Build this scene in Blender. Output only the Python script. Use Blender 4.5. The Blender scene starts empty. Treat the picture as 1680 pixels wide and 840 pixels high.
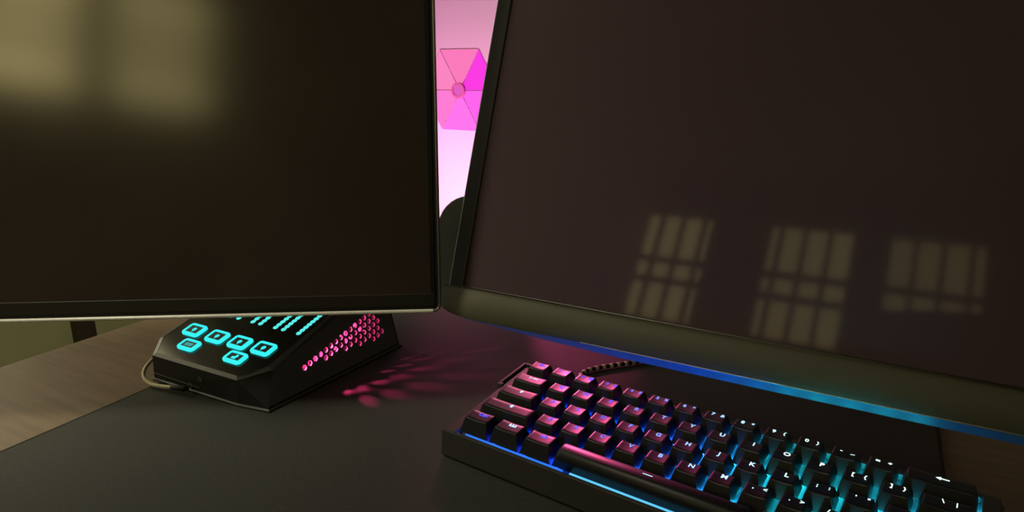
import bpy, bmesh, math, random
from mathutils import Matrix, Vector, Euler
random.seed(4)
SC = bpy.context.scene
COL = SC.collection
R = math.radians

# ------------------------------------------------------------------ camera
cam_d = bpy.data.cameras.new('camera')
cam = bpy.data.objects.new('camera', cam_d); COL.objects.link(cam)
rx = Vector((0.8740050417, 0.4859166909, -0.0003956206))
dn = Vector((0.1280983461, -0.2311922065, -0.9644381667))
fw = Vector((-0.4687280670, 0.8428731418, -0.2643082785))
M = Matrix.Identity(4)
for i in range(3):
    M[i][0] = rx[i]; M[i][1] = -dn[i]; M[i][2] = -fw[i]
M.translation = Vector((0.22152, -0.42432, 0.25663))
cam.matrix_world = M
cam_d.sensor_fit = 'HORIZONTAL'; cam_d.sensor_width = 36.0
cam_d.lens = 36.0 * 1128.35 / 1680.0
cam_d.clip_start = 0.01; cam_d.clip_end = 50
SC.camera = cam

# ------------------------------------------------------------------ world, exposure
w = bpy.data.worlds.new('world'); SC.world = w; w.use_nodes = True
w.node_tree.nodes['Background'].inputs[0].default_value = (0.30, 0.28, 0.22, 1)
w.node_tree.nodes['Background'].inputs[1].default_value = 0.02
SC.view_settings.view_transform = 'Standard'
SC.view_settings.look = 'None'
SC.view_settings.exposure = 0.0
SC.view_settings.gamma = 1.0
SC.view_settings.use_curve_mapping = False

# ------------------------------------------------------------------ lighting numbers
WINDOW_COL = (1.0, 0.83, 0.34)
SIDE_FILL_L = 3.0        # window added in the left wall to brighten the desk's left side
WINDOW_L = 5.4             # the three small-paned windows behind the camera
LEFT_FILL = 130.0          # warm spot added overhead to brighten the left half of the desk
PINK = (1.0, 0.09, 0.32)
WALL_WASH = 4.6
KEY_SPOT = 20.0

def lamp(name, kind, loc, energy, color, **kw):
    d = bpy.data.lights.new(name, kind); d.energy = energy; d.color = color
    for k, v in kw.items():
        if k not in ('target', 'parent'): setattr(d, k, v)
    o = bpy.data.objects.new(name, d); COL.objects.link(o); o.location = loc
    if 'target' in kw:
        v = Vector(kw['target']) - Vector(loc)
        o.rotation_euler = v.to_track_quat('-Z', 'Y').to_euler()
    return o

lamp('left_fill_spot', 'SPOT', (-0.80, -1.15, 2.20), LEFT_FILL, (1.0, 0.93, 0.68), spot_size=R(30), spot_blend=1.0, shadow_soft_size=0.30,
     target=(-0.30, -0.02, 0.05))  # added fill, so the left side comes out brighter than the right
lamp('wall_fill_spot', 'SPOT', (-0.80, 0.28, 2.20), 150.0, (1.0, 0.95, 0.66), spot_size=R(24), spot_blend=0.8, shadow_soft_size=0.05,
     target=(-1.28, 0.28, -0.30))  # added spot that brightens the left wall beyond the desk
# pink wash lamp standing low against the wall behind the desk
lamp('wall_wash_light', 'AREA', (-0.66, 0.60, -0.42), WALL_WASH, (1.0, 0.38, 0.70), shape='RECTANGLE', size=0.5, size_y=0.08, spread=R(95),
     target=(-0.78, 1.1, 0.05))
# added pink spot, aimed under the right monitor on to the keyboard
lamp('key_fill_beam', 'SPOT', (-0.251, 0.479, 0.255), KEY_SPOT, PINK, spot_size=R(11.5), spot_blend=0.7,
     shadow_soft_size=0.02, target=(0.088, -0.040, 0.036))

lamp('desk_fill_light', 'SPOT', (-0.251, 0.479, 0.255), 4.5, (1.0, 0.22, 0.36), spot_size=R(14.0), spot_blend=0.8, shadow_soft_size=0.03,
     target=(0.035, -0.050, 0.036))  # weak pink fill added for the left keys
lamp('desk_glow_fill', 'SPOT', (-0.251, 0.479, 0.190), 5.0, PINK, spot_size=R(13.0), spot_blend=0.6, shadow_soft_size=0.01,
     target=(-0.025, 0.150, 0.003))  # added pink spot for the glow on the mat below the monitor

lamp('mat_pink_fill', 'SPOT', (-0.70, 0.95, 0.32), 5.0, (1.0, 0.16, 0.40), spot_size=R(11.0), spot_blend=0.9, shadow_soft_size=0.05,
     target=(-0.17, 0.15, 0.003))  # added spot, boosts the panels' pink on the mat between the monitors

# ------------------------------------------------------------------ helpers
def mat(name, col, rough=0.5, metal=0.0, spec=0.5, emit=None, strength=0.0, noise=None, bump=None, coat=0.0, trans=0.0):
    m = bpy.data.materials.new(name); m.use_nodes = True
    nt = m.node_tree; b = nt.nodes['Principled BSDF']
    b.inputs['Base Color'].default_value = (*col, 1)
    b.inputs['Roughness'].default_value = rough
    b.inputs['Metallic'].default_value = metal
    b.inputs['Specular IOR Level'].default_value = spec
    b.inputs['Coat Weight'].default_value = coat
    if trans: b.inputs['Transmission Weight'].default_value = trans
    if emit:
        b.inputs['Emission Color'].default_value = (*emit, 1)
        b.inputs['Emission Strength'].default_value = strength
    tc = None
    def coords(scale):
        nonlocal tc
        tc = tc or nt.nodes.new('ShaderNodeTexCoord')
        mp = nt.nodes.new('ShaderNodeMapping')
        s = scale if isinstance(scale, (tuple, list)) else (scale,) * 3
        mp.inputs['Scale'].default_value = s
        nt.links.new(tc.outputs['Object'], mp.inputs[0]); return mp
    if noise:
        scale, amount = noise
        mp = coords(scale)
        n = nt.nodes.new('ShaderNodeTexNoise'); n.inputs['Scale'].default_value = 1.0; n.inputs['Detail'].default_value = 5
        nt.links.new(mp.outputs[0], n.inputs['Vector'])
        r = nt.nodes.new('ShaderNodeValToRGB')
        r.color_ramp.elements[0].position = 0.3; r.color_ramp.elements[1].position = 0.7
        r.color_ramp.elements[0].color = (*[c * (1 - amount) for c in col], 1)
        r.color_ramp.elements[1].color = (*[min(1, c * (1 + amount)) for c in col], 1)
        nt.links.new(n.outputs['Fac'], r.inputs[0]); nt.links.new(r.outputs[0], b.inputs['Base Color'])
    if bump:
        scale, st, dist = bump
        mp = coords(scale)
        n = nt.nodes.new('ShaderNodeTexNoise'); n.inputs['Scale'].default_value = 1.0; n.inputs['Detail'].default_value = 3
        nt.links.new(mp.outputs[0], n.inputs['Vector'])
        bp = nt.nodes.new('ShaderNodeBump'); bp.inputs['Strength'].default_value = st; bp.inputs['Distance'].default_value = dist
        nt.links.new(n.outputs['Fac'], bp.inputs['Height']); nt.links.new(bp.outputs[0], b.inputs['Normal'])
    return m

def glow(name, col, strength):
    return mat(name, (0.01, 0.01, 0.01), 0.8, spec=0.05, emit=col, strength=strength)

def link_mesh(name, bm, m, parent=None, smooth=False, mats=None):
    bmesh.ops.recalc_face_normals(bm, faces=bm.faces)
    me = bpy.data.meshes.new(name)
    bm.to_mesh(me); bm.free()
    for mm in (mats or [m]): me.materials.append(mm)
    if smooth:
        for p in me.polygons: p.use_smooth = True
    o = bpy.data.objects.new(name, me); COL.objects.link(o)
    if parent: o.parent = parent
    return o

def thing(name, label, cat, matrix=None, loc=(0, 0, 0), rot=0.0, group=None):
    o = bpy.data.objects.new(name, None); COL.objects.link(o)
    o.empty_display_size = 0.02
    if matrix is not None: o.matrix_world = matrix
    else: o.location = loc; o.rotation_euler = (0, 0, rot)
    o['label'] = label; o['category'] = cat
    if group: o['group'] = group
    return o

def tag(o, label, cat, group=None):
    o['label'] = label; o['category'] = cat
    if group: o['group'] = group
    return o

def structure(o):
    o['kind'] = 'structure'; return o

def box(bm, lo, hi, bevel=0.0, seg=2):
    lo = Vector(lo); hi = Vector(hi)
    r = bmesh.ops.create_cube(bm, size=1.0)
    vs = r['verts']
    for v in vs:
        v.co = Vector([(lo[i] + hi[i]) / 2 + v.co[i] * (hi[i] - lo[i]) for i in range(3)])
    if bevel > 0:
        es = list({e for v in vs for e in v.link_edges})
        bmesh.ops.bevel(bm, geom=es, offset=bevel, segments=seg, profile=0.5, affect='EDGES')

def BX(lo, hi, bevel=0.0, seg=2):
    bm = bmesh.new(); box(bm, lo, hi, bevel, seg); return bm

def tube(bm, pts, rad, n=10, cap=True):
    pts = [Vector(p) for p in pts]; rings = []
    prev = None
    for i, p in enumerate(pts):
        t = (pts[min(i + 1, len(pts) - 1)] - pts[max(i - 1, 0)]).normalized()
        if prev is None:
            a = Vector((0, 0, 1)) if abs(t.z) < 0.9 else Vector((1, 0, 0))
            nrm = t.cross(a).normalized()
        else:
            nrm = (prev - t * prev.dot(t)).normalized()
        prev = nrm; bn = t.cross(nrm)
        rr = rad[i] if isinstance(rad, (list, tuple)) else rad
        rings.append([bm.verts.new(p + (nrm * math.cos(k * 2 * math.pi / n) + bn * math.sin(k * 2 * math.pi / n)) * rr) for k in range(n)])
    for a, b in zip(rings, rings[1:]):
        for k in range(n):
            bm.faces.new((a[k], a[(k + 1) % n], b[(k + 1) % n], b[k]))
    if cap:
        bm.faces.new(rings[0]); bm.faces.new(list(reversed(rings[-1])))

def catmull(pts, n=8):
    P = [Vector(p) for p in pts]; P = [P[0] * 2 - P[1]] + P + [P[-1] * 2 - P[-2]]
    out = []
    for i in range(1, len(P) - 2):
        for k in range(n):
            t = k / n
            a, b, c, d = P[i - 1:i + 3]
            out.append(0.5 * ((2 * b) + (c - a) * t + (2 * a - 5 * b + 4 * c - d) * t * t + (3 * b - a - 3 * c + d) * t ** 3))
    out.append(P[-2]); return out

def prism(bm, outline, z0, z1):
    a = [bm.verts.new((x, y, z0)) for x, y in outline]; b = [bm.verts.new((x, y, z1)) for x, y in outline]
    n = len(a)
    bm.faces.new(list(reversed(a))); bm.faces.new(b)
    for i in range(n):
        bm.faces.new((a[i], a[(i + 1) % n], b[(i + 1) % n], b[i]))

def loft(bm, loops, cap0=True, cap1=True):
    L = [[bm.verts.new(p) for p in lp] for lp in loops]
    n = len(L[0])
    for a, b in zip(L, L[1:]):
        for i in range(n):
            bm.faces.new((a[i], a[(i + 1) % n], b[(i + 1) % n], b[i]))
    if cap0: bm.faces.new(list(reversed(L[0])))
    if cap1: bm.faces.new(L[-1])
    return L

def rrect(x0, y0, x1, y1, r, n=5):
    out = []
    for cx, cy, a0 in ((x1 - r, y0 + r, -90), (x1 - r, y1 - r, 0), (x0 + r, y1 - r, 90), (x0 + r, y0 + r, 180)):
        for k in range(n + 1):
            a = R(a0 + 90 * k / n); out.append((cx + r * math.cos(a), cy + r * math.sin(a)))
    return out

_tc = {}
def text_mesh(s, size, bold=0.0, align='CENTER'):
    """flat filled letter shapes as a bmesh around the origin"""
    key = (s, size, bold)
    if key not in _tc:
        cu = bpy.data.curves.new('t', 'FONT'); cu.body = s; cu.size = size; cu.offset = bold
        cu.align_x = align; cu.align_y = 'CENTER'; cu.resolution_u = 3
        o = bpy.data.objects.new('t', cu); COL.objects.link(o)
        dg = bpy.context.evaluated_depsgraph_get(); dg.update()
        me = bpy.data.meshes.new_from_object(o.evaluated_get(dg))
        bpy.data.objects.remove(o); bpy.data.curves.remove(cu)
        _tc[key] = me
    bm = bmesh.new(); bm.from_mesh(_tc[key]); return bm

# ------------------------------------------------------------------ materials
M_wall = mat('wall_paint', (0.30, 0.28, 0.24), 0.8, noise=(3.0, 0.06))
M_wall_olive = mat('olive_wall_paint', (0.42, 0.43, 0.22), 0.75, noise=(4.0, 0.08))
M_wall_front = mat('pale_wall_paint', (0.72, 0.68, 0.70), 0.8, noise=(3.0, 0.03))
M_floor = mat('floor_wood', (0.12, 0.08, 0.05), 0.5, noise=((2, 25, 2), 0.35))
M_ceiling = mat('ceiling_paint', (0.35, 0.32, 0.30), 0.9, noise=(2.0, 0.04))
M_trim_dark = mat('dark_stained_trim', (0.045, 0.035, 0.022), 0.6, noise=((30, 30, 4), 0.3))
M_trim_light = mat('light_trim', (0.5, 0.45, 0.33), 0.6, noise=(20, 0.1))
M_frame = mat('window_frame_paint', (0.10, 0.06, 0.05), 0.6, noise=(30, 0.2))
M_panes = [glow('lit_window_shade', WINDOW_COL, WINDOW_L * k) for k in (1.25, 0.95, 0.65)]
M_pane_fill = glow('side_fill_glow', (1.0, 0.90, 0.58), SIDE_FILL_L)
M_desk = mat('brown_desk_laminate', (0.20, 0.140, 0.088), 0.55, spec=0.4, noise=((14, 160, 14), 0.16), bump=((200, 900, 200), 0.08, 0.0004))
M_mat = mat('black_desk_mat_cloth', (0.042, 0.045, 0.043), 0.72, spec=0.35, noise=((700, 700, 700), 0.25), bump=((1800, 1800, 1800), 0.25, 0.0003))
M_mat_edge = mat('mat_edge_stitch', (0.012, 0.012, 0.010), 0.9)
M_black = mat('satin_black_plastic', (0.022, 0.022, 0.022), 0.42, noise=(60, 0.1))
M_blackm = mat('matte_black_plastic', (0.016, 0.017, 0.017), 0.62, spec=0.25, bump=((1500, 1500, 1500), 0.1, 0.0002))
M_gloss = mat('gloss_black_panel', (0.008, 0.008, 0.008), 0.12, spec=0.6, noise=(40, 0.1))
M_chin = mat('olive_grey_chin_plastic', (0.098, 0.098, 0.062), 0.6, noise=(20, 0.06))
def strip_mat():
    m = mat('blue_edge_strip', (0.05, 0.05, 0.06), 0.35); nt = m.node_tree; b = nt.nodes['Principled BSDF']
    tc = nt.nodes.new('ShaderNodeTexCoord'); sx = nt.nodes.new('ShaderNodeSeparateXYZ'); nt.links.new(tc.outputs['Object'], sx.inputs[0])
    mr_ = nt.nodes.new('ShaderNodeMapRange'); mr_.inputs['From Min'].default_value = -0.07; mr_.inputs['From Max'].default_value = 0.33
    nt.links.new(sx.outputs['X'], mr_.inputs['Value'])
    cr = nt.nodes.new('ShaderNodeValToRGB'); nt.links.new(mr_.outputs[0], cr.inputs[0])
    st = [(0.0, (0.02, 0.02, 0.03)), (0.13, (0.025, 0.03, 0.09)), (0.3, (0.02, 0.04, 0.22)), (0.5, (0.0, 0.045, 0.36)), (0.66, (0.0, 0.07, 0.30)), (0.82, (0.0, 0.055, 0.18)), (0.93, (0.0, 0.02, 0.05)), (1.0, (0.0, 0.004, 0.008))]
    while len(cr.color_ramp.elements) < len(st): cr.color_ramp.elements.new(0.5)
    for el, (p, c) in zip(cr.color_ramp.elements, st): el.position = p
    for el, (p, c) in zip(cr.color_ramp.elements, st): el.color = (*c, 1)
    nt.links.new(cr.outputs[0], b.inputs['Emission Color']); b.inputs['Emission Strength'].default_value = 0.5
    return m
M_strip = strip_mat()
M_wing = mat('grey_green_wing_plastic', (0.50, 0.58, 0.52), 0.5, noise=(20, 0.06))
M_bezel = mat('black_bezel', (0.010, 0.011, 0.011), 0.35, noise=(40, 0.1))
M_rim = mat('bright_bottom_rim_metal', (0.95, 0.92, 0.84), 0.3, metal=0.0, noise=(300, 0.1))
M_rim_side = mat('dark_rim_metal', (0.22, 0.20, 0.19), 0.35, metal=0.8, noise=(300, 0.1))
M_screen_l = mat('matte_screen_glass', (0.052, 0.040, 0.033), 0.14, spec=0.85, noise=(8, 0.15))
M_screen_r = mat('semi_gloss_screen_glass', (0.105, 0.070, 0.088), 0.05, spec=0.085, noise=(5, 0.05))
M_lower_l = mat('lower_bezel_satin', (0.020, 0.019, 0.016), 0.4, noise=(40, 0.1))
M_cap = mat('keycap_plastic', (0.008, 0.0085, 0.0095), 0.42, spec=0.45, bump=((2500, 2500, 2500), 0.05, 0.0001))
M_case = mat('keyboard_case_plastic', (0.036, 0.036, 0.034), 0.5, bump=((1800, 1800, 1800), 0.08, 0.0002))
M_plate = mat('keyboard_plate', (0.16, 0.17, 0.20), 0.45, noise=(50, 0.1))
M_cream = mat('cream_cable_sleeve', (0.75, 0.70, 0.52), 0.6, noise=(400, 0.15))
M_band = mat('pale_cable_band', (0.95, 0.92, 0.66), 0.5, noise=(400, 0.05))
M_steel = mat('brushed_steel', (0.5, 0.5, 0.48), 0.35, metal=1.0, noise=(200, 0.1))
M_cyan = glow('cyan_led_ring', (0.035, 0.80, 0.80), 1.15)
M_cyan_dot = glow('cyan_led_dot', (0.10, 0.85, 0.80), 1.0)
M_cyan_icon = glow('cyan_icon', (0.05, 0.50, 0.50), 0.8)
M_btn = mat('button_dark_centre', (0.006, 0.02, 0.022), 0.3)
M_pinkled = glow('pink_led', (1.0, 0.06, 0.28), 2.0)
M_print = mat('grey_print', (0.16, 0.16, 0.15), 0.6)
M_fabric = mat('chair_fabric', (0.02, 0.02, 0.02), 0.8, noise=(200, 0.3), bump=((600, 600, 600), 0.3, 0.001))

# ------------------------------------------------------------------ the room
XL, XR, YB, YF, ZF, ZC = -1.3, 2.4, -3.6, 1.1, -0.74, 2.25
structure(link_mesh('floor', BX((XL - .1, YB - .2, ZF - .1), (XR + .1, YF + .1, ZF)), M_floor))
structure(link_mesh('ceiling', BX((XL - .1, YB - .2, ZC), (XR + .1, YF + .1, ZC + .1)), M_ceiling))
structure(link_mesh('wall_front', BX((XL - .1, YF, ZF), (XR + .1, YF + .1, ZC)), M_wall_front))
structure(link_mesh('wall_right', BX((XR, YB, ZF), (XR + .1, YF, ZC)), M_wall))
# wall with the three windows
WINS = [(-1.350, -0.885), (-0.525, -0.065), (0.135, 0.585)]
WZ0, WZ1 = 1.27, 2.015
bm = bmesh.new()
box(bm, (XL, YB - .1, ZF), (XR, YB, WZ0)); box(bm, (XL, YB - .1, WZ1), (XR, YB, ZC))
box(bm, (WINS[0][1], YB - .1, WZ0), (WINS[1][0], YB, WZ1)); box(bm, (WINS[1][1], YB - .1, WZ0), (WINS[2][0], YB, WZ1))
box(bm, (WINS[2][1], YB - .1, WZ0), (XR, YB, WZ1))
structure(link_mesh('wall_back', bm, M_wall))
SW = (-0.75, 0.20, 0.10, 1.10)
bm = bmesh.new()
box(bm, (XL - .1, YB, ZF), (XL, SW[0], ZC)); box(bm, (XL - .1, SW[1], ZF), (XL, YF, ZC))
box(bm, (XL - .1, SW[0], ZF), (XL, SW[1], SW[2])); box(bm, (XL - .1, SW[0], SW[3]), (XL, SW[1], ZC))
structure(link_mesh('wall_left', bm, M_wall_olive))

def window(name, x0, x1, strip, M_pane):
    """three columns and three rows of panes, plus one narrow column at one side"""
    e = bpy.data.objects.new(name, None); COL.objects.link(e); e.location = ((x0 + x1) / 2, YB, WZ0); structure(e)
    off = Vector(e.location)
    def L(p): return tuple(Vector(p) - off)
    wide = x1 - x0; sw = 0.045; bar = 0.028
    cols = []
    a = x0 + (sw + bar if strip == 'l' else 0.0); b = x1 - (sw + bar if strip == 'r' else 0.0)
    cw = (b - a - 2 * bar) / 3
    for k in range(3): cols.append((a + k * (cw + bar), a + k * (cw + bar) + cw))
    cols.append((x0, x0 + sw) if strip == 'l' else (x1 - sw, x1))
    rows = [(WZ0, 1.527), (1.557, 1.672), (1.702, WZ1)]
    bm = bmesh.new()
    box(bm, L((x0 - .03, YB, WZ0 - .03)), L((x1 + .03, YB + .02, WZ0))); box(bm, L((x0 - .03, YB, WZ1)), L((x1 + .03, YB + .02, WZ1 + .03)))
    box(bm, L((x0 - .03, YB, WZ0)), L((x0, YB + .02, WZ1))); box(bm, L((x1, YB, WZ0)), L((x1 + .03, YB + .02, WZ1)))
    link_mesh('frame', bm, M_frame, e)
    cs = sorted(cols)
    for c0, c1 in zip(cs, cs[1:]):
        link_mesh('mullion', BX(L((c0[1], YB - .03, WZ0)), L((c1[0], YB - .005, WZ1))), M_frame, e)
    for r0, r1 in zip(rows, rows[1:]):
        link_mesh('glazing_bar', BX(L((x0, YB - .032, r0[1])), L((x1, YB - .004, r1[0]))), M_frame, e)
    for c in cols:
        for r in rows:
            link_mesh('pane', BX(L((c[0], YB - .06, r[0])), L((c[1], YB - .05, r[1]))), M_pane, e)
window('window_1', *WINS[0], 'r', M_panes[0]); window('window_2', *WINS[1], 'l', M_panes[1]); window('window_3', *WINS[2], 'r', M_panes[2])

e = bpy.data.objects.new('side_fill_window', None); COL.objects.link(e); oy = (SW[0] + SW[1]) / 2; e.location = (XL, oy, SW[2]); structure(e)  # added unseen window, fill for the desk's left side
bm = bmesh.new()
hz = SW[3] - SW[2]; hy = (SW[1] - SW[0]) / 2
for y0, y1, z0, z1 in ((-hy - .05, hy + .05, -.05, 0), (-hy - .05, hy + .05, hz, hz + .05), (-hy - .05, -hy, 0, hz), (hy, hy + .05, 0, hz)):
    box(bm, (0, y0, z0), (.025, y1, z1))
link_mesh('frame', bm, M_frame, e)
link_mesh('mullion', BX((-.03, -.02, 0), (-.005, .02, hz)), M_frame, e)
for a, b in ((-hy, -.02), (.02, hy)):
    link_mesh('pane', BX((-.07, a, 0), (-.06, b, hz)), M_pane_fill, e)


# unseen short pier, added to keep the pink glow of the front wall off the left wall
structure(link_mesh('glow_blocker', BX((-1.06, 0.56, ZF), (-1.0, YF, ZC)), M_wall))
# dark upright and its light edge on the left wall, seen under the left monitor
structure(link_mesh('trim_1', BX((XL, 0.335, ZF), (XL + .03, 0.372, 1.3), .002), M_trim_dark))
structure(link_mesh('trim_2', BX((XL, 0.372, ZF), (XL + .02, 0.380, 1.3), .001), M_trim_light))

# ------------------------------------------------------------------ glowing wall panels
M_seam = mat('panel_seam_plastic', (0.55, 0.14, 0.30), 0.6, noise=(80, 0.1))
M_conn = mat('connector_plastic', (0.85, 0.55, 0.72), 0.5, noise=(80, 0.1))
HUB = Vector((-0.7784, YF, 0.2004)); SIDE = 0.118
PCOL = {0: ((1.0, 0.04, 0.80), 0.95), 60: ((1.0, 0.20, 0.52), 0.95), 120: ((1.0, 0.24, 0.55), 0.95),
        180: ((1.0, 0.20, 0.66), 0.98), 240: ((1.0, 0.17, 0.84), 1.0), 300: ((1.0, 0.12, 0.85), 1.0)}
PN = {0: 'magenta triangular light panel right of the round connector', 60: 'pink triangular light panel directly above the round connector',
      120: 'pink triangular light panel upper left of the round connector', 180: 'pink triangular light panel lower left of the round connector',
      240: 'violet pink triangular light panel directly below the round connector', 300: 'violet pink triangular light panel lower right of the round connector'}
for a0 in range(0, 360, 60):
    # wedge between the spokes at a0 and a0+60
    key = a0
    c = Vector((math.cos(R(a0 + 30)), math.sin(R(a0 + 30)))) * SIDE * 0.577
    def tri(side):
        return [Vector((math.cos(R(a0 + 210 + 120 * k)), math.sin(R(a0 + 210 + 120 * k)))) * side * 0.577 for k in range(3)]
    root = thing('light_panel', PN[key], 'light panel', loc=(HUB.x + c.x, YF, HUB.z + c.y), group='triangular light panels on the wall')
    bm = bmesh.new()
    g = SIDE - 0.003
    loft(bm, [[(p.x, -0.0002, p.y) for p in tri(g)], [(p.x, -0.0015, p.y) for p in tri(g)]])
    link_mesh('backing', bm, M_seam, root)
    bm = bmesh.new()
    loft(bm, [[(p.x, -0.0015, p.y) for p in tri(g)], [(p.x, -0.003, p.y) for p in tri(g - 0.009)]])
    col, st = PCOL[key]
    link_mesh('diffuser', bm, glow('panel_glow', col, st), root)
conn = thing('panel_connector', 'small round pink connector where the triangular light panels meet', 'connector', loc=(HUB.x, YF - 0.0034, HUB.z))
def disc(r0, r1, y0, y1, a0=0, a1=360, n=28):
    bm = bmesh.new()
    ring = []
    for k in range(n + 1):
        a = R(a0 + (a1 - a0) * k / n)
        ring.append([bm.verts.new((r * math.cos(a), y, r * math.sin(a))) for r, y in ((r0, y0), (r1, y0), (r1, y1), (r0, y1))])
    for a, b in zip(ring, ring[1:]):
        for i in range(4): bm.faces.new((a[i], a[(i + 1) % 4], b[(i + 1) % 4], b[i]))
    bmesh.ops.remove_doubles(bm, verts=bm.verts, dist=1e-6)
    return bm
bm = bmesh.new(); tube(bm, [(0, 0, 0), (0, -0.006, 0)], [0.017, 0.015], 24)
link_mesh('hub_disc', bm, glow('connector_glow', (1.0, 0.14, 0.72), 0.75), conn)
link_mesh('hub_rim', disc(0.014, 0.0195, 0.0, -0.009), mat('connector_rim', (0.55, 0.16, 0.34), 0.5, noise=(80, .1)), conn)

# ------------------------------------------------------------------ desk and mat
DX0, DX1, DY0, DY1 = -0.451, 1.05, -0.62, 0.50
desk = thing('desk', 'brown laminate desk under the monitors, keyboard and black mat', 'desk', loc=(0.3, -0.05, ZF))
def Dk(p): return (p[0] - 0.3, p[1] + 0.05, p[2] - ZF)
link_mesh('desktop', BX(Dk((DX0, DY0, -0.03)), Dk((DX1, DY1, 0.0)), 0.002), M_desk, desk)
for x in (DX0 + .05, DX1 - .1):
    for y in (DY0 + .05, DY1 - .1):
        link_mesh('leg', BX(Dk((x, y, ZF)), Dk((x + .05, y + .05, -0.03)), 0.002), M_trim_dark, desk)

dm = thing('desk_mat', 'large black cloth desk mat under the keyboard and console', 'desk mat', loc=(-0.007, -0.075, 0), rot=R(1.0))
bm = bmesh.new(); prism(bm, rrect(-0.2835, -0.42, 0.2835, 0.36, 0.012), 0.0, 0.003)
link_mesh('cloth', bm, M_mat, dm)
bm = bmesh.new()
tube(bm, [(x, y, 0.0016) for x, y in rrect(-0.2838, -0.4203, 0.2838, 0.3603, 0.012)] + [(0.2718, -0.4203, 0.0016)], 0.0017, 6)
link_mesh('stitched_edge', bm, M_mat_edge, dm)

# ------------------------------------------------------------------ monitors
def plane_matrix(origin, d, tilt):
    d = Vector(d).normalized(); back = Vector((0, 0, 1)).cross(d)
    u = Vector((0, 0, math.cos(tilt))) + back * math.sin(tilt)
    n = d.cross(u)
    m = Matrix.Identity(4)
    for i in range(3): m[i][0] = d[i]; m[i][1] = u[i]; m[i][2] = n[i]
    m.translation = Vector(origin)
    return m

# right monitor: local x along, y up, z towards the viewer
SCL = 0.912                 # the photographed size of this monitor's front
MR = plane_matrix((-0.0049, -0.0171, 0.070), (0.99984, -0.018, 0), R(19.5))
mr = thing('monitor', 'right monitor, dark screen reflecting paned windows, thick olive grey chin over the keyboard', 'monitor', matrix=MR)
X0, X1, H = -0.0678, 0.550, 0.378
XI, XJ, YI, YJ = -0.0535, 0.536, 0.0315, H - 0.014
link_mesh('screen', BX((XI, YI, -0.006), (XJ, YJ, -0.0015)), M_screen_r, mr)
bm = bmesh.new()
box(bm, (X0, 0.024, -0.012), (XI, H, 0.0), .0012); box(bm, (XJ, 0.024, -0.012), (X1, H, 0.0), .0012)
box(bm, (XI, YJ, -0.012), (XJ, H, 0.0), .0012); box(bm, (XI, 0.026, -0.012), (XJ, YI, 0.0), .0008)
link_mesh('bezel', bm, M_bezel, mr)
# chin: bulging front bar with rounded lower left corner
def chin_profile(x, taper):
    # (y, z) profile from top front round to the bottom
    return [(0.0295, -0.010), (0.0295, 0.0015), (0.0275, 0.0035), (0.018, 0.0058), (0.008 * taper + 0.016 * (1 - taper), 0.0058),
            (0.0052 * taper + 0.0135 * (1 - taper), 0.0042), (0.0052 * taper + 0.0135 * (1 - taper), -0.010)]
loops = []
for x, t in ((X0 - .0022, 0.0), (X0 - .0016, 0.22), (X0 + .0015, 0.48), (X0 + .007, 0.72), (X0 + .016, 0.9), (X0 + .03, 1.0), (0.15, 1.0), (0.35, 0.98), (X1 - .03, 1.0), (X1 - .004, 0.6), (X1 + .002, 0.0)):
    loops.append([(x, y, z) for y, z in chin_profile(x, t)])
bm = bmesh.new(); loft(bm, loops)
ch_ = link_mesh('chin', bm, M_chin, mr, smooth=True); ch_.data.set_sharp_from_angle(angle=R(50))
# strip along the chin's lower edge, blue emission graded along its length
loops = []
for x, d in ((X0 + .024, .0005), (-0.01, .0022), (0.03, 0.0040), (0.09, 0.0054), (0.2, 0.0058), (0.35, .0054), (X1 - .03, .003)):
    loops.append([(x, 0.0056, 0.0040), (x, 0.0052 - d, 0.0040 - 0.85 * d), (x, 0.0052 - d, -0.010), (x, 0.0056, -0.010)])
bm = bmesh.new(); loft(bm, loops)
link_mesh('blue_edge_strip', bm, M_strip, mr)
bm = bmesh.new(); tube(bm, [(0.06, 0.0054, 0.0042), (X1 - .05, 0.0054, 0.0042)], 0.0005, 6)
link_mesh('bright_seam', bm, M_steel, mr)
# rear shell, rounded, narrower than the front
loops = [[(x, y, -0.0105) for x, y in rrect(X0 + .003, 0.012, X1 - .003, H - .002, .01)],
         [(x, y, -0.022) for x, y in rrect(X0 + .006, 0.016, X1 - .006, H - .006, .012)],
         [(x, y, -0.045) for x, y in rrect(X0 + .09, 0.06, X1 - .09, H - .05, .03)],
         [(x, y, -0.052) for x, y in rrect(X0 + .13, 0.09, X1 - .13, H - .09, .03)]]
bm = bmesh.new(); loft(bm, loops); link_mesh('rear_shell', bm, M_black, mr)
# rounded wing at the left edge
bm = bmesh.new()
al = R(20)
out = [(-0.002, 0.012)]
out += [(0.021, 0.012), (0.0225, 0.070)]
for k in range(9):
    a = R(k * 90 / 8); out.append((-0.004 + 0.0265 * math.cos(a), 0.080 + 0.0272 * math.sin(a)))
def wing(s, y, z): return (X0 + .002 - s * math.cos(al), y, s * math.sin(al) - 0.004 + z)
loft(bm, [[wing(s, y, -0.004) for s, y in out], [wing(s, y, -0.0006) for s, y in out], [wing(s * .96, 0.05 + (y - .05) * .985, 0.0) for s, y in out]])
link_mesh('side_wing', bm, M_wing, mr)
for ch in mr.children: ch.data.transform(Matrix.Scale(SCL, 4))
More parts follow.
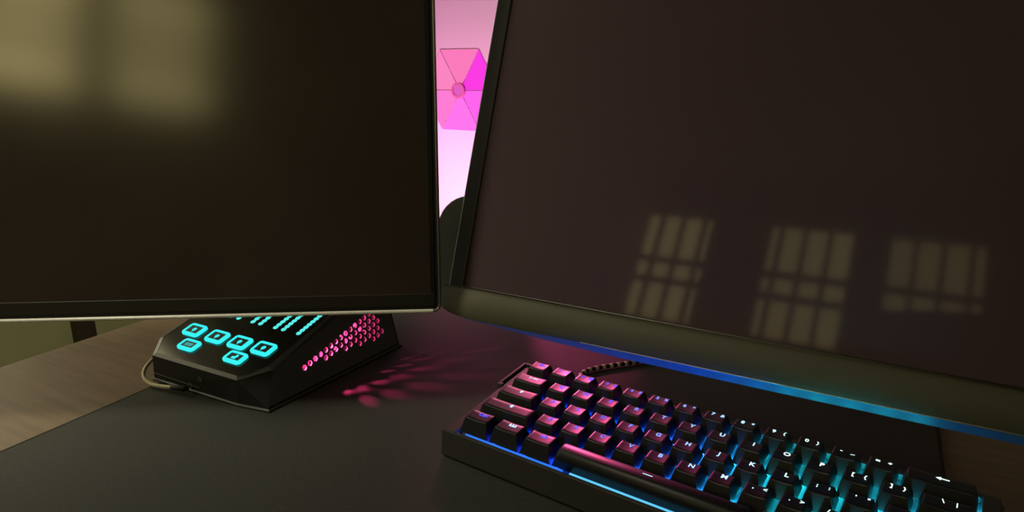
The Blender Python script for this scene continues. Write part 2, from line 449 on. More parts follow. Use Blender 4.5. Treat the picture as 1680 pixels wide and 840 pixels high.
# stand: foot plate, column and hinge (behind the screen)
inv = MR.inverted()
def WM(bm): bm.transform(inv); return bm
link_mesh('foot_plate', WM(BX((0.10, 0.19, 0.0035), (0.33, 0.40, 0.012), .003)), M_black, mr)
bm = bmesh.new(); box(bm, (0.185, 0.265, 0.010), (0.245, 0.305, 0.30), .006); link_mesh('column', WM(bm), M_black, mr)
bm = bmesh.new(); box(bm, (0.19, 0.165, 0.205), (0.24, 0.275, 0.265), .006); link_mesh('hinge', WM(bm), M_black, mr)

# left monitor on an arm
ML = plane_matrix((-0.0551, -0.0352, 0.085), (0.838, 0.545, 0), R(10.5))
ml = thing('monitor', 'left monitor with matte screen and bright bottom rim hanging over the glowing console', 'monitor', matrix=ML)
WL, HL = 0.535, 0.316
link_mesh('screen', BX((-WL + .007, 0.0130, -0.006), (-0.0065, HL - .007, -0.0012)), M_screen_l, ml)
link_mesh('lower_bezel', BX((-WL + .003, 0.0035, -0.008), (-0.0035, 0.0130, -0.0004), .0006), M_lower_l, ml)
bm = bmesh.new()
box(bm, (-0.0065, 0.0130, -.008), (-0.0035, HL - .003, -0.0004)); box(bm, (-WL + .003, 0.0130, -.008), (-WL + .007, HL - .003, -0.0004))
box(bm, (-WL + .003, HL - .007, -.008), (-0.0035, HL - .003, -0.0004))
link_mesh('bezel', bm, M_bezel, ml)
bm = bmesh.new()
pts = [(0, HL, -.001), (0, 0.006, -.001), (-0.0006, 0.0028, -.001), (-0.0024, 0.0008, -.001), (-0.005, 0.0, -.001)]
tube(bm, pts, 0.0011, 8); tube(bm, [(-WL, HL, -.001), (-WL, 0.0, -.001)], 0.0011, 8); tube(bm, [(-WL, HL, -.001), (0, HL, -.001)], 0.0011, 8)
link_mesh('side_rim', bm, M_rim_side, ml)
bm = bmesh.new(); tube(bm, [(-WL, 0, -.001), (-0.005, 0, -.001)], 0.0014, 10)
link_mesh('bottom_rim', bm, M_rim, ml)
loops = [[(x, y, -0.0015) for x, y in rrect(-WL + .0005, 0.0008, -0.0005, HL - .0005, .004)],
         [(x, y, -0.012) for x, y in rrect(-WL + .001, 0.001, -0.001, HL - .001, .004)],
         [(x, y, -0.034) for x, y in rrect(-WL + .12, 0.06, -0.12, HL - .05, .02)],
         [(x, y, -0.040) for x, y in rrect(-WL + .16, 0.09, -0.16, HL - .08, .02)]]
bm = bmesh.new(); loft(bm, loops); link_mesh('rear_shell', bm, M_black, ml)
invL = ML.inverted()
bm = bmesh.new()
mid = ML @ Vector((-WL / 2, HL / 2, -0.038)); n_ = -(ML.to_3x3() @ Vector((0, 0, 1)))
tube(bm, [mid, mid + n_ * 0.03], 0.045, 4); bm.transform(invL); link_mesh('mount_plate', bm, M_black, ml)
base = Vector((-0.40, 0.42, 0))
def LP(pts, rad, n, name):
    bm = bmesh.new(); tube(bm, [base + Vector(p) for p in pts], rad, n); bm.transform(invL); link_mesh(name, bm, M_black, ml)
LP([(0, 0, 0.012), (0, 0, 0.34)], 0.016, 16, 'arm_post')
bm = BX(base + Vector((-.045, -.05, 0.0002)), base + Vector((.045, .05, 0.014)), .003); bm.transform(invL); link_mesh('arm_clamp', bm, M_black, ml)
p0 = Vector((0, 0, 0.25)); p2 = mid + n_ * 0.028 - base; p1 = Vector((0.02, -0.23, 0.25))
LP([p0, p1], 0.014, 12, 'arm_link'); LP([p1, p2], 0.014, 12, 'arm_link')

# ------------------------------------------------------------------ streaming console
CN = thing('streaming_console', 'black wedge console with cyan glowing buttons and pink honeycomb vents under left monitor', 'console',
           loc=(-0.2971, -0.1068, 0.003), rot=R(-0.5))
mm = 0.001
TT = math.tan(R(16.4))
def top_z(y): return 23.0 + TT * y
DEP = 158.0
# footprints in millimetres: bottom (z=0) and top rim, anticlockwise from front left
bot = [(-2, 0), (97, 3), (126, 8), (132, DEP), (-21, DEP), (-19, 20)]
top = [(0, 0), (101, 1.5), (119, 20), (119, DEP - 2), (-15, DEP - 2), (-16, 18.5)]
def P3(x, y, z): return Vector((x * mm, y * mm, z * mm))
BOT = [P3(x, y, 2.5) for x, y in bot]; TOP = [P3(x, y, top_z(y)) for x, y in top]
# side wall geometry (right side), with honeycomb holes
b0 = BOT[2]; b1 = BOT[3]
t0 = TOP[2]; t1 = TOP[3]
# make the right wall planar: use direction s along the base and u up the wall
s = (b1 - b0).normalized()
u = ((t0 + t1) / 2 - (b0 + b1) / 2); u = (u - s * u.dot(s)).normalized()
nw = s.cross(u).normalized()              # outward (+x)
if nw.x < 0: nw = -nw
def wp(a, b, c=0.0): return b0 + s * a + u * b + nw * c
def w2(p): v = p - b0; return (v.dot(s), v.dot(u))
t0 = wp(*w2(t0)); t1 = wp(*w2(t1)); TOP[2] = t0; TOP[3] = t1
hexes = []
pit = 6.35 * mm; th = R(14.3)
ax = Vector((math.cos(th), math.sin(th))); ay = Vector((-math.sin(th), math.cos(th)))
org = Vector((40.8 * mm, 18.3 * mm))
def maxrow(r): return 15
rows_spec = [(0, 0, 15), (1, 3, 14), (2, 6, 14), (3, 8, 13), (4, 10, 13)]
for r, i0, i1 in rows_spec:
    for i in range(i0, i1):
        p = org + ax * (pit * (i + 0.5 * (r % 2) + (r // 2) * 1.0 - (0.5 * 0))) - ay * (pit * 0.866 * r)
        if p.x < 134 * mm and p.y > 8 * mm: hexes.append(p)
bm = bmesh.new()
outer = [w2(b0), w2(b1), w2(t1), w2(t0)]
def loop_edges(pts):
    vs = [bm.verts.new((x, y, 0)) for x, y in pts]
    return [bm.edges.new((vs[i], vs[(i + 1) % len(vs)])) for i in range(len(vs))]
es = loop_edges(outer)
hr = 2.55 * mm
for p in hexes:
    es += loop_edges([(p.x + hr * math.cos(th + R(30 + 60 * k)), p.y + hr * math.sin(th + R(30 + 60 * k))) for k in range(6)])
bmesh.ops.triangle_fill(bm, use_beauty=True, use_dissolve=False, edges=es)
faces = list(bm.faces)
r = bmesh.ops.extrude_face_region(bm, geom=faces)
for v in r['geom']:
    if isinstance(v, bmesh.types.BMVert): v.co.z -= 1.6 * mm
for v in bm.verts: v.co = wp(v.co.x, v.co.y, v.co.z)
link_mesh('honeycomb_side', bm, mat('side_plastic_lightened', (0.13, 0.145, 0.155), 0.5, spec=0.4), CN)  # bluish ambient light from the right put into the base colour
# the rest of the shell: front, corners, left, back, underside (2 mm thick faces)
def slab(quad, thick):
    c = sum(quad, Vector()) / len(quad); nrm = (quad[1] - quad[0]).cross(quad[-1] - quad[0]).normalized()
    inside = P3(55, 75, 22)
    if (inside - c).dot(nrm) < 0: nrm = -nrm
    q2 = [p + nrm * thick for p in quad]
    L = [bm.verts.new(p) for p in quad] + [bm.verts.new(p) for p in q2]
    n = len(quad)
    bm.faces.new(L[:n]); bm.faces.new(list(reversed(L[n:])))
    for i in range(n): bm.faces.new((L[i], L[(i + 1) % n], L[n + (i + 1) % n], L[n + i]))
bm = bmesh.new()
for i in (0, 1, 3, 4, 5):
    j = (i + 1) % 6
    if i == 1:
        slab([BOT[1], BOT[2], TOP[1]], 1.5 * mm); slab([BOT[2], TOP[2], TOP[1]], 1.5 * mm)
    else:
        slab([BOT[i], BOT[j], TOP[j]], 1.5 * mm); slab([BOT[i], TOP[j], TOP[i]], 1.5 * mm)
slab(BOT, 1.5 * mm)
link_mesh('shell', bm, M_blackm, CN)
# base flange with a small foot
bm = bmesh.new()
loft(bm, [[P3(x * 1.0 + (1.5 if x > 50 else -1.0), y + (-1 if y < 50 else 2), 0.0) for x, y in bot], [P3(x + (1.5 if x > 50 else -1.0), y + (-1 if y < 50 else 2), 1.6) for x, y in bot], [P3(x, y, 2.6) for x, y in bot]])
link_mesh('base_flange', bm, M_black, CN)
# bevelled top frame and gloss face plate
def tp(x, y, h=0.0):   # a point on the sloping top
    nn = Vector((0, -math.sin(R(16.4)), math.cos(R(16.4))))
    return P3(x, y, top_z(y)) + nn * h * mm
inn = [(3, 3), (99, 4.5), (114.5, 21), (114.5, DEP - 6), (-11, DEP - 6), (-12, 19.5)]
bm = bmesh.new()
L0 = [bm.verts.new(tp(x, y, -1.5)) for x, y in top]; L1 = [bm.verts.new(tp(x, y, 0.0)) for x, y in top]
for v, p in zip(L1, TOP): v.co = p
Li = [bm.verts.new(tp(x, y, 1.6)) for x, y in inn]; Lj = [bm.verts.new(tp(x, y, -1.0)) for x, y in inn]
for A, B in ((L0, L1), (L1, Li), (Li, Lj), (Lj, L0)):
    for i in range(6): bm.faces.new((A[i], A[(i + 1) % 6], B[(i + 1) % 6], B[i]))
link_mesh('top_frame', bm, M_black, CN)
bm = bmesh.new()
loft(bm, [[tp(x, y, -1.0) for x, y in inn], [tp(x, y, 1.3) for x, y in inn]])
link_mesh('face_plate', bm, M_gloss, CN)
# buttons: local frame of the sloping plate
TOPM = Matrix.Translation(P3(0, 0, 23)) @ Matrix.Rotation(R(16.4), 4, 'X')
def on_top(bm, x, y, h=1.3):
    bm.transform(TOPM @ Matrix.Translation(Vector((x * mm, y * mm / math.cos(R(16.4)), h * mm)))); return bm
def ring_bm(wd, hg, r, t, z0, z1):
    bm = bmesh.new()
    o = rrect(-wd / 2, -hg / 2, wd / 2, hg / 2, r, 5); i = rrect(-wd / 2 + t, -hg / 2 + t, wd / 2 - t, hg / 2 - t, max(r - t, .2), 5)
    def V(pts, z): return [(x * mm, y * mm, z * mm) for x, y in pts]
    o2 = rrect(-wd / 2 + .5, -hg / 2 + .5, wd / 2 - .5, hg / 2 - .5, r - .4, 5)
    loft(bm, [V(o, z0), V(o, z1 - .7), V(o2, z1), V(i, z1), V(i, z0)], False, False)
    return bm
def person_icon(kind):
    bm = bmesh.new()
    def blob(cx, cy, rx, ry, n=10):
        vs = [bm.verts.new(((cx + rx * math.cos(2 * math.pi * k / n)) * mm, (cy + ry * math.sin(2 * math.pi * k / n)) * mm, 0)) for k in range(n)]
        bm.faces.new(vs)
    def rect(x0, y0, x1, y1):
        bm.faces.new([bm.verts.new((x * mm, y * mm, 0)) for x, y in ((x0, y0), (x1, y0), (x1, y1), (x0, y1))])
    if kind == 'round':
        blob(0, 0.2, 2.2, 2.2); rect(-.5, -3.2, .5, -1.5)
    elif kind == 'bars':
        rect(-4.2, -1.8, -1.6, 1.8); rect(-1.2, -1.8, 1.2, 1.8); rect(1.6, -1.8, 4.2, 1.8)
    else:
        blob(1.2, .8, 1.6, 2.0); blob(-1.3, -1.0, 1.8, 1.5); rect(-2.4, -2.4, 2.2, -1.2)
    return bm
BUT = [(9.7, 35.2, 'round', 20, 14.5), (39.4, 34.8, 'round', 20, 14.5), (66.6, 35.3, 'round', 20, 14.5), (94.0, 35.9, 'round', 20, 14.5),
       (24.0, 18.7, 'bars', 20, 12.5), (79.3, 19.8, 'pair', 20, 12.5)]
BUT = [(x, y, k, w_ * 1.0, h_) for x, y, k, w_, h_ in BUT]
for x, y, k, wd, hg in BUT:
    bm = bmesh.new(); prism(bm, [(a * mm, b * mm) for a, b in rrect(-wd / 2 + 2.4, -hg / 2 + 2.4, wd / 2 - 2.4, hg / 2 - 2.4, 1.0)], -0.5 * mm, 1.7 * mm)
    b_ = link_mesh('button', on_top(bm, x, y), M_btn, CN)
    link_mesh('light_ring', on_top(ring_bm(wd, hg, 3.2, 2.7, -0.3, 2.2), x, y), M_cyan, b_, smooth=False)
    ic = person_icon(k)
    link_mesh('icon', on_top(ic, x, y, 1.3 + 1.76), M_cyan_icon if k == 'bars' else M_cyan, b_)
# level-meter dots
dot_me = None
for cx in (25.0, 34.5, 52.5, 62.0, 80.0, 89.5, 107.0):
    for k in range(18):
        yy = 61.5 + 4.06 * k
        if yy > DEP - 14: break
        if dot_me is None:
            bm = bmesh.new(); tube(bm, [(0, 0, -.2 * mm), (0, 0, .35 * mm), (0, 0, .6 * mm)], [2.3 * mm, 2.3 * mm, 1.5 * mm], 10)
            o = link_mesh('led_dot', bm, M_cyan_dot, CN); dot_me = o.data
        else:
            o = bpy.data.objects.new('led_dot', dot_me); COL.objects.link(o); o.parent = CN
        o.matrix_local = TOPM @ Matrix.Translation(Vector((cx * mm, yy * mm / math.cos(R(16.4)), 1.3 * mm)))
# sockets and printed marks on the front face
def on_front(x, z, h=0.0):
    f = x / 99.0
    a = BOT[0] + (BOT[1] - BOT[0]) * f; b = TOP[0] + (TOP[1] - TOP[0]) * f
    p = a + (b - a) * ((z - 2.5) / 20.5)
    return p + Vector((0.03, -1, 0)) * h * mm
for x, z, r_ in ((58.0, 14.5, 2.2), (45.5, 5.6, 2.6)):
    bm = bmesh.new()
    ring = []
    for k in range(17):
        a = 2 * math.pi * k / 16
        ring.append([bm.verts.new(on_front(x + rr * math.cos(a), z + rr * math.sin(a), h)) for rr, h in ((r_ * .55, 0.1), (r_ * .55, .8), (r_, .8), (r_, 0.1))])
    for a, b in zip(ring, ring[1:]):
        for i in range(4): bm.faces.new((a[i], a[(i + 1) % 4], b[(i + 1) % 4], b[i]))
    link_mesh('jack_socket', bm, M_print, CN)
bm = bmesh.new()
def mark(pts): bm.faces.new([bm.verts.new(on_front(x, z, 0.12)) for x, z in pts])
mark([(38.3, 11), (40.3, 11), (40.3, 12), (38.3, 12)]); mark([(38.9, 12), (39.7, 12), (39.7, 13.6), (38.9, 13.6)])
mark([(38.2, 13.8), (40.4, 13.8), (40.4, 17.4), (38.2, 17.4)])
link_mesh('microphone_mark', bm, M_print, CN)
bm = bmesh.new(); a_, b_ = on_front(2, 5.2, .1), on_front(62, 5.2, .1)
tube(bm, [on_front(0, 7.2, .1), on_front(56, 6.0, .1)], .0003, 6); link_mesh('front_seam', bm, M_print, CN)
# pink lights inside the console
for pos, en, rad in (((104.5, 38.9, 30.5), 1.3, 0.0011), ((95, 80, 39.5), 0.9, 0.0011)):
    p = CN.matrix_basis @ P3(*pos) if False else (Matrix.Translation(CN.location) @ CN.rotation_euler.to_matrix().to_4x4()) @ P3(*pos)
    lamp('console_inner_light', 'POINT', p, en, (1.0, 0.05, 0.22), shadow_soft_size=rad)
M_inner = mat('console_inner_board', (0.06, 0.03, 0.04), 0.6, noise=(300, 0.3))
link_mesh('inner_board', BX((0.055, 0.045, 0.0045), (0.062, 0.150, 0.026), 0.001), M_inner, CN)
link_mesh('inner_board', BX((0.080, 0.0715, 0.0045), (0.1165, 0.0730, 0.040), 0.0003), M_inner, CN)  # added baffle, keeps the rear inner light off the front holes
for yy, zz in ((62, 15), (84, 14), (100, 15), (118, 16), (136, 20), (128, 28), (112, 24)):
    link_mesh('inner_led', BX(((117 - 12) * mm, (yy - 3) * mm, (zz - 2.2) * mm), ((117 - 10) * mm, (yy + 3) * mm, (zz + 2.2) * mm), .0005), M_pinkled, CN)

# cream cable looping round the console's front left corner
ca = thing('audio_cable', 'cream cable with black plug looping round the console front left corner', 'cable', loc=(-0.2971, -0.1068, 0.003), rot=R(-0.5))
pts = catmull([P3(-60, 60, 3.0), P3(-40, 40, 6.5), P3(-24, 22, 11.5), P3(-15, 8, 12.5), P3(-9.5, -2.5, 9.5), P3(-3, -8, 5.5), P3(8, -9.5, 3.0), P3(20, -8.2, 3.2), P3(31, -6.3, 4.2)], 8)
bm = bmesh.new(); tube(bm, pts, 1.55 * mm, 10); link_mesh('sleeve', bm, M_cream, ca, smooth=True)
bm = bmesh.new(); tube(bm, [P3(30, -6.5, 4.2), P3(32, -6.2, 4.3), P3(44, -4.5, 5.0), P3(46, -2.0, 5.4)], [1.7 * mm, 2.3 * mm, 2.3 * mm, 1.6 * mm], 10); link_mesh('plug', bm, M_blackm, ca, smooth=True)

# ------------------------------------------------------------------ keyboard (local: millimetres scaled, origin on the Esc-row centre line, left key edge)
U = 19.05 * mm
HB = 38.0 * mm                      # key-top level above the local base
RZ = Matrix.Rotation(R(-6), 4, 'Z')
MKB = RZ @ Matrix.Translation(Vector((0, 0, 0.041))) @ Matrix.Rotation(R(5.2), 4, 'X') @ Matrix.Translation(Vector((0, 0, -HB)))
KB = thing('keyboard', 'compact black mechanical keyboard with blue and cyan backlit keys on the mat', 'keyboard', matrix=MKB)
Z0 = HB
def Kp(x, y, z): return Vector((x, y, z * mm + Z0))
xl, xr, yf, yb = -9.0 * mm, 295.0 * mm, -88.0 * mm, 15.0 * mm
def desk_z(y): return Z0 + (-(0.0382) - math.sin(R(5.2)) * y / math.cos(R(5.2))) + 0.0007     # local z of the mat top at depth y
# body: wedge down to the mat
prof = [(yf, -9.0 * mm + Z0), (yb, -11.5 * mm + Z0), (yb + 1.5 * mm, desk_z(yb) + .004), (yb - 2 * mm, desk_z(yb)), (yf - 1.5 * mm, desk_z(yf)), (yf - 3.0 * mm, desk_z(yf) + .002)]
bm = bmesh.new()
loft(bm, [[(xl - .002, y, min(z, -13.5 * mm + Z0) if i < 2 else z) for i, (y, z) in enumerate(prof)], [(xr + .002, y, min(z, -13.5 * mm + Z0) if i < 2 else z) for i, (y, z) in enumerate(prof)]])
link_mesh('case', bm, M_case, KB)
bm = bmesh.new()
zt = -9.2 * mm + Z0; zb_ = -13.6 * mm + Z0
box(bm, (xl, yf, zb_), (-0.6 * mm, yb, zt), .0009); box(bm, (286.4 * mm, yf, zb_), (xr, yb, zt), .0009)
box(bm, (-0.6 * mm, yf, zb_), (286.4 * mm, -86.3 * mm, zt - 0.3 * mm), .0005); box(bm, (-0.6 * mm, 10.2 * mm, zb_), (286.4 * mm, yb, zt), .0009)
link_mesh('case_rim', bm, M_case, KB)
bm = bmesh.new()
fp = [(yf + .5 * mm, -9.55 * mm + Z0), (yf - .3 * mm, -9.6 * mm + Z0), (yf - .7 * mm, -10.1 * mm + Z0), (yf - 3.6 * mm, desk_z(yf) + .0025), (yf - 2.4 * mm, desk_z(yf) + .0005), (yf + .5 * mm, desk_z(yf) + .0005)]
loft(bm, [[(x, y, z) for y, z in fp] for x in (xl - .0022, xr + .0022)])
link_mesh('front_panel', bm, M_case, KB)
link_mesh('plate', BX((-0.6 * mm, -86.3 * mm, -14.5 * mm + Z0), (286.4 * mm, 10.2 * mm, -13.3 * mm + Z0)), M_plate, KB)
bm = bmesh.new()
box(bm, (-13.2 * mm, -21 * mm, -14 * mm + Z0), (-10.6 * mm, 13 * mm, -8.0 * mm + Z0), .0007); box(bm, (-11 * mm, 10.5 * mm, -14 * mm + Z0), (-2.0 * mm, 13 * mm, -8.0 * mm + Z0), .0007)
box(bm, (-13.2 * mm, -23.5 * mm, -14 * mm + Z0), (-8.5 * mm, -20.5 * mm, -8.0 * mm + Z0), .0007)
link_mesh('side_rail', bm, M_case, KB)
# front light lines
M_line = glow('front_light_line', (0.12, 0.62, 1.0), 1.0)
M_line2 = glow('front_light_line_deep', (0.03, 0.22, 1.0), 0.9)
for a, b, m_ in ((6.5, 80.5, M_line2), (85.5, 277, M_line)):
    link_mesh('light_line', BX((a * mm, -86.3 * mm, -12.0 * mm + Z0), (b * mm, -84.95 * mm, -9.35 * mm + Z0)), m_, KB)

DISH = 0.45 * mm
ROW_H = [0.7, 0.3, 0.0, 0.1, 0.4]        # sculpted row heights
ROW_T = [R(-1), R(-1), R(0), R(0), R(0)]  # top tilt, nose down for the front rows
_cap = {}
def cap_dims(wu): return (wu * U - 1.9 * mm, wu * U - 7.2 * mm)      # base and top widths
def dish(x, wt, convex): 
    t = x / (wt / 2)
    return (-DISH * (1 - t * t)) if not convex else 0.0
def keycap(wu, row, convex=False):
    key = (wu, row, convex)
    if key in _cap: return _cap[key]
    bw, tw = cap_dims(wu); bd = 17.2 * mm; td = 9.8 * mm
    yc = 0.6 * mm
    zt = ROW_H[row] * mm * 0.0
    zb = -9.3 * mm - ROW_H[row] * mm
    bm = bmesh.new()
    n = 13 if wu < 3 else 31
    r = 0.9 * mm
    tl = math.tan(ROW_T[row])
    if convex:
        # space bar: rounded top running the length of the key
        prof = [(-bd / 2, zb), (-5.6 * mm, -2.2 * mm), (-4.3 * mm, -0.7 * mm), (-2.6 * mm, 0.1 * mm), (0.2 * mm, 0.35 * mm), (3.0 * mm, 0.1 * mm), (4.9 * mm, -1.0 * mm), (bd / 2, zb)]
        loops = []
        for x, sc in ((-bw / 2, 0.0), (-bw / 2 + 1.6 * mm, .78), (-bw / 2 + 2.6 * mm, .95), (-bw / 2 + 4.0 * mm, 1.0), (bw / 2 - 4.0 * mm, 1.0), (bw / 2 - 2.6 * mm, .95), (bw / 2 - 1.6 * mm, .78), (bw / 2, 0.0)):
            lp = []
            for y, z in prof:
                lp.append((x, y, zb + (z - zb) * sc))
            loops.append(lp)
        loft(bm, loops, False, False)
    else:
        # base loop, shoulder loop, then dished top grid
        nx = n; ny = 5
        grid = []
        for j in range(ny):
            y = yc - td / 2 + td * j / (ny - 1)
            rowv = []
            for i in range(nx):
                x = -tw / 2 + tw * i / (nx - 1)
                z = dish(x, tw, False) + tl * (y - yc)
                rowv.append(bm.verts.new((x, y, z)))
            grid.append(rowv)
        for j in range(ny - 1):
            for i in range(nx - 1):
                bm.faces.new((grid[j][i], grid[j][i + 1], grid[j + 1][i + 1], grid[j + 1][i]))
        border = [grid[0][i] for i in range(nx)] + [grid[j][nx - 1] for j in range(1, ny)] + [grid[ny - 1][i] for i in range(nx - 2, -1, -1)] + [grid[j][0] for j in range(ny - 2, 0, -1)]
        def expand(v, off, dz):
            x, y, z = v.co; sx = (x / (tw / 2)); sy = ((y - yc) / (td / 2))
            ex = off * (1 if sx > .999 else -1 if sx < -.999 else 0); ey = off * (1 if sy > .999 else -1 if sy < -.999 else 0)
            if ex and ey: ex *= .75; ey *= .75
            return Vector((x + ex, y + ey, z + dz))
        sh = [bm.verts.new(expand(v, 0.42 * mm, -0.38 * mm)) for v in border]
        def tobase(v):
            x, y, z = v.co
            fx = max(-1, min(1, x / (tw / 2))); fy = max(-1, min(1, (y - yc) / (td / 2)))
            return Vector((fx * bw / 2, fy * bd / 2, zb))
        bs = [bm.verts.new(tobase(v)) for v in border]
        m_ = len(border)
        for A, B in ((border, sh), (sh, bs)):
            for i in range(m_): bm.faces.new((A[i], B[i], B[(i + 1) % m_], A[(i + 1) % m_]))
    bmesh.ops.recalc_face_normals(bm, faces=bm.faces)
    me = bpy.data.meshes.new('keycap'); bm.to_mesh(me); bm.free(); me.materials.append(M_cap)
    for p in me.polygons: p.use_smooth = convex or (p.normal.z > 0.85)
    _cap[key] = me
    return me

def lerp(a, b, t): return tuple(x + (y - x) * t for x, y in zip(a, b))
def ramp(stops, t):
    for (t0, c0), (t1, c1) in zip(stops, stops[1:]):
        if t <= t1: return lerp(c0, c1, max(0, (t - t0) / (t1 - t0)))
    return stops[-1][1]
LEG = [(0, (0.09, 0.07, 1.0)), (4, (0.10, 0.09, 1.0)), (6.5, (0.22, 0.36, 1.0)), (8.6, (0.42, 0.72, 1.0)), (10, (0.60, 0.98, 0.95)), (15, (0.72, 1.0, 1.0))]
UND = [(0, (0.01, 0.03, 1.0)), (4, (0.01, 0.06, 1.0)), (7, (0.01, 0.13, 1.0)), (8.6, (0.01, 0.32, 0.9)), (10, (0.01, 0.62, 0.66)), (15, (0.02, 0.50, 0.75))]
_lm = {}
def legend_mat(xu, hot=False):
    k = (int(xu * 2), hot)
    if k not in _lm:
        c = ramp(LEG, xu)
        if hot: c = lerp(c, (0.55, 0.85, 1.0), .75)
        _lm[k] = glow('key_legend_light', c, 1.9 if not hot else 1.6)
    return _lm[k]

def poly(bm, pts, sc=1.0):
    bm.faces.new([bm.verts.new((x * mm * sc, y * mm * sc, 0)) for x, y in pts])
def icon_bm(kind):
    bm = bmesh.new()
    if kind == 'tab':
        poly(bm, [(-3, -.35), (1, -.35), (1, .35), (-3, .35)]); poly(bm, [(.6, -1.3), (2.6, 0), (.6, 1.3)]); poly(bm, [(2.7, -1.4), (3.3, -1.4), (3.3, 1.4), (2.7, 1.4)]); poly(bm, [(-3.6, -1.4), (-3.1, -1.4), (-3.1, 1.4), (-3.6, 1.4)])
    elif kind == 'caps':
        poly(bm, [(-1.7, .1), (1.7, .1), (0, 1.6)]); poly(bm, [(-.9, -.8), (.9, -.8), (.9, .1), (-.9, .1)]); poly(bm, [(-.9, -1.7), (.9, -1.7), (.9, -1.15), (-.9, -1.15)])
    elif kind == 'shift':
        poly(bm, [(-1.8, 0), (1.8, 0), (0, 1.8)]); poly(bm, [(-.9, -1.5), (.9, -1.5), (.9, 0), (-.9, 0)])
    elif kind == 'crown':
        poly(bm, [(-2.6, -1.4), (2.6, -1.4), (2.6, -.5), (-2.6, -.5)])
        for x in (-2.0, 0, 2.0): poly(bm, [(x - .6, -.5), (x + .6, -.5), (x + .6, 1.4), (x - .6, 1.4)])
    elif kind == 'back':
        poly(bm, [(-1, -.4), (3.2, -.4), (3.2, .4), (-1, .4)]); poly(bm, [(-.8, -1.5), (-.8, 1.5), (-3.4, 0)])
    elif kind == 'bar':
        poly(bm, [(-3.0, -.28), (3.0, -.28), (3.0, .28), (-3.0, .28)])
    return bm
ROWS = [
    [('Esc', 1)] + [(a + '  ' + b, 1) for a, b in zip('1234567890-=', '!@#$%^&*()_+')] + [('#back', 2)],
    [('#tab', 1.5)] + [(c, 1) for c in 'QWERTYUIOP'] + [('[  {', 1), (']  }', 1), ('\\  |', 1.5)],
    [('#caps', 1.75)] + [(c, 1) for c in 'ASDFGHJKL'] + [(';  :', 1), ("'  \"", 1), ('Enter', 2.25)],
    [('#shift', 2.25)] + [(c, 1) for c in 'ZXCVBNM'] + [(',  <', 1), ('.  >', 1), ('/  ?', 1), ('#shift', 2.75)],
    [('Ctrl', 1.25), ('#crown', 1.25), ('Alt', 1.25), ('#bar', 6.25), ('Alt', 1.25), ('Fn', 1.25), ('Ctrl', 1.25), ('Ctrl', 1.25)],
]
for r, row in enumerate(ROWS):
    xu = 0.0
    for leg, wu in row:
        cx = (xu + wu / 2) * U; cy = -r * U
        convex = wu > 5
        me = keycap(wu, r, convex)
        k = bpy.data.objects.new('keycap', me); COL.objects.link(k); k.parent = KB
        k.location = (cx, cy, Z0 + ROW_H[r] * mm)
        if leg[0] == '#': bm = icon_bm(leg[1:]); hot = leg[1:] in ('tab', 'caps', 'shift', 'crown', 'bar')
        elif len(leg) == 4 and leg[1:3] == '  ':
            # number row: the two characters side by side
            bm = text_mesh(leg[0], 4.4 * mm, 0.00010); bm.transform(Matrix.Translation((-3.0 * mm, 0, 0)))
            b2 = text_mesh(leg[3], 4.2 * mm, 0.00010); b2.transform(Matrix.Translation((3.2 * mm, 0, 0)))
            tmp = bpy.data.meshes.new('t'); b2.to_mesh(tmp); b2.free(); bm.from_mesh(tmp); bpy.data.meshes.remove(tmp); hot = False
        else:
            bm = text_mesh(leg, (4.9 if len(leg) == 1 else 4.1) * mm, 0.00012); hot = False
        bmesh.ops.triangulate(bm, faces=bm.faces)
        bw, tw = cap_dims(wu)
        ly = 3.0 * mm if not convex else 0.5 * mm
        lx = 0.8 * mm if not convex else 0.0
        for v in bm.verts:
            v.co.x += lx; v.co.y += ly
            x = max(-tw / 2, min(tw / 2, v.co.x))
            v.co.z = (dish(x, tw, False) + math.tan(ROW_T[r]) * (v.co.y - 0.6 * mm) + 0.10 * mm) if not convex else 0.46 * mm
        lo = link_mesh('legend', bm, legend_mat(xu + wu / 2, hot), k)
        # one small lamp in the gap to the right of each key
        if wu < 5:
            x = (xu + wu) * U
            inten = 0.0045 + 0.011 * min(1, max(0, (xu + wu - 1.0) / 9.0))
            p = MKB @ Vector((x if xu + wu < 14.9 else x - .002, cy - 1.8 * mm, -11.3 * mm + Z0))
            lamp('key_backlight', 'POINT', p, inten, ramp(UND, xu + wu), shadow_soft_size=0.0008)
        xu += wu

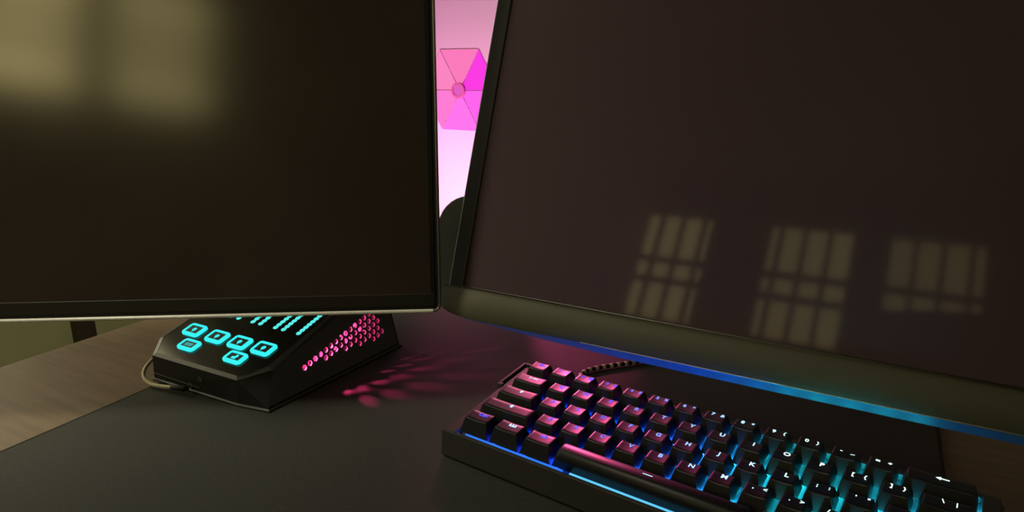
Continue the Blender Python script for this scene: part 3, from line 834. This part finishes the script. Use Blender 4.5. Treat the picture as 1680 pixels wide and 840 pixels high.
# patterned cable running from the keyboard under the monitor
KC = thing('keyboard_cable', 'black and white banded braided cable running from keyboard under right monitor', 'cable', loc=(0.03, 0.05, 0.003))
def K6(x, y, z): return RZ @ Vector((x * mm, y * mm, z * mm)) - Vector((0.03, 0.05, 0.003))
path = catmull([K6(46, 17, 16), K6(33, 30, 9), K6(14, 52, 5.6), K6(4.5, 75, 5.4), K6(9, 92, 5.4), K6(30, 122, 5.4), K6(50, 150, 5.4), K6(70, 190, 5.4)], 14)
bm = bmesh.new(); tube(bm, path, 1.95 * mm, 10); link_mesh('sleeve', bm, M_blackm, KC, smooth=True)
acc = 0.0; nxt = 0.003; seglen = 0.0039; per = 0.0072
dist = [0.0]
for a, b in zip(path, path[1:]): dist.append(dist[-1] + (b - a).length)
def at(d):
    for i in range(len(dist) - 1):
        if dist[i + 1] >= d: return path[i].lerp(path[i + 1], (d - dist[i]) / (dist[i + 1] - dist[i] + 1e-9))
    return path[-1]
d = 0.004
while d + seglen < dist[-1]:
    bm = bmesh.new(); tube(bm, [at(d + seglen * k / 4) for k in range(5)], [1.9 * mm, 2.2 * mm, 2.25 * mm, 2.2 * mm, 1.9 * mm], 8)
    link_mesh('band', bm, M_band, KC, smooth=True); d += per

# ------------------------------------------------------------------ office chair behind the camera (its back shows in the screen's reflection)
oc = thing('office_chair', 'black high backed office chair reflected low in the right monitor', 'chair', loc=(0.42, -1.02, ZF))
bm = bmesh.new()
prof = rrect(-0.29, 0.0, 0.29, 0.78, 0.12, 6)
prof = [(x, y + (0.07 * (x + .29) / .58 if y > .5 else 0)) for x, y in prof]
loft(bm, [[(x * .96, -0.06 - 0.08 * y, 0.50 + y * .97) for x, y in prof], [(x, -0.02 - 0.08 * y, 0.50 + y) for x, y in prof], [(x, 0.02 - 0.08 * y, 0.50 + y) for x, y in prof], [(x * .94, 0.05 - 0.08 * y, 0.51 + y * .96) for x, y in prof]])
link_mesh('backrest', bm, M_fabric, oc)
link_mesh('seat', BX((-.26, 0.0, .42), (.26, .48, .52), .03), M_fabric, oc)
bm = bmesh.new(); tube(bm, [(0, .22, .08), (0, .22, .43)], .03, 12); link_mesh('gas_column', bm, M_steel, oc)
for k in range(5):
    a = R(72 * k + 18); bm = bmesh.new()
    tube(bm, [(0, .22, .10), (.28 * math.cos(a), .22 + .28 * math.sin(a), .06)], [.028, .018], 8)
    lg = link_mesh('leg', bm, M_black, oc)
    bm = bmesh.new(); c = Vector((.28 * math.cos(a), .22 + .28 * math.sin(a), .03)); t = Vector((math.sin(a), -math.cos(a), 0)) * .018
    tube(bm, [c - t, c + t], .03, 12); link_mesh('caster', bm, M_black, lg)
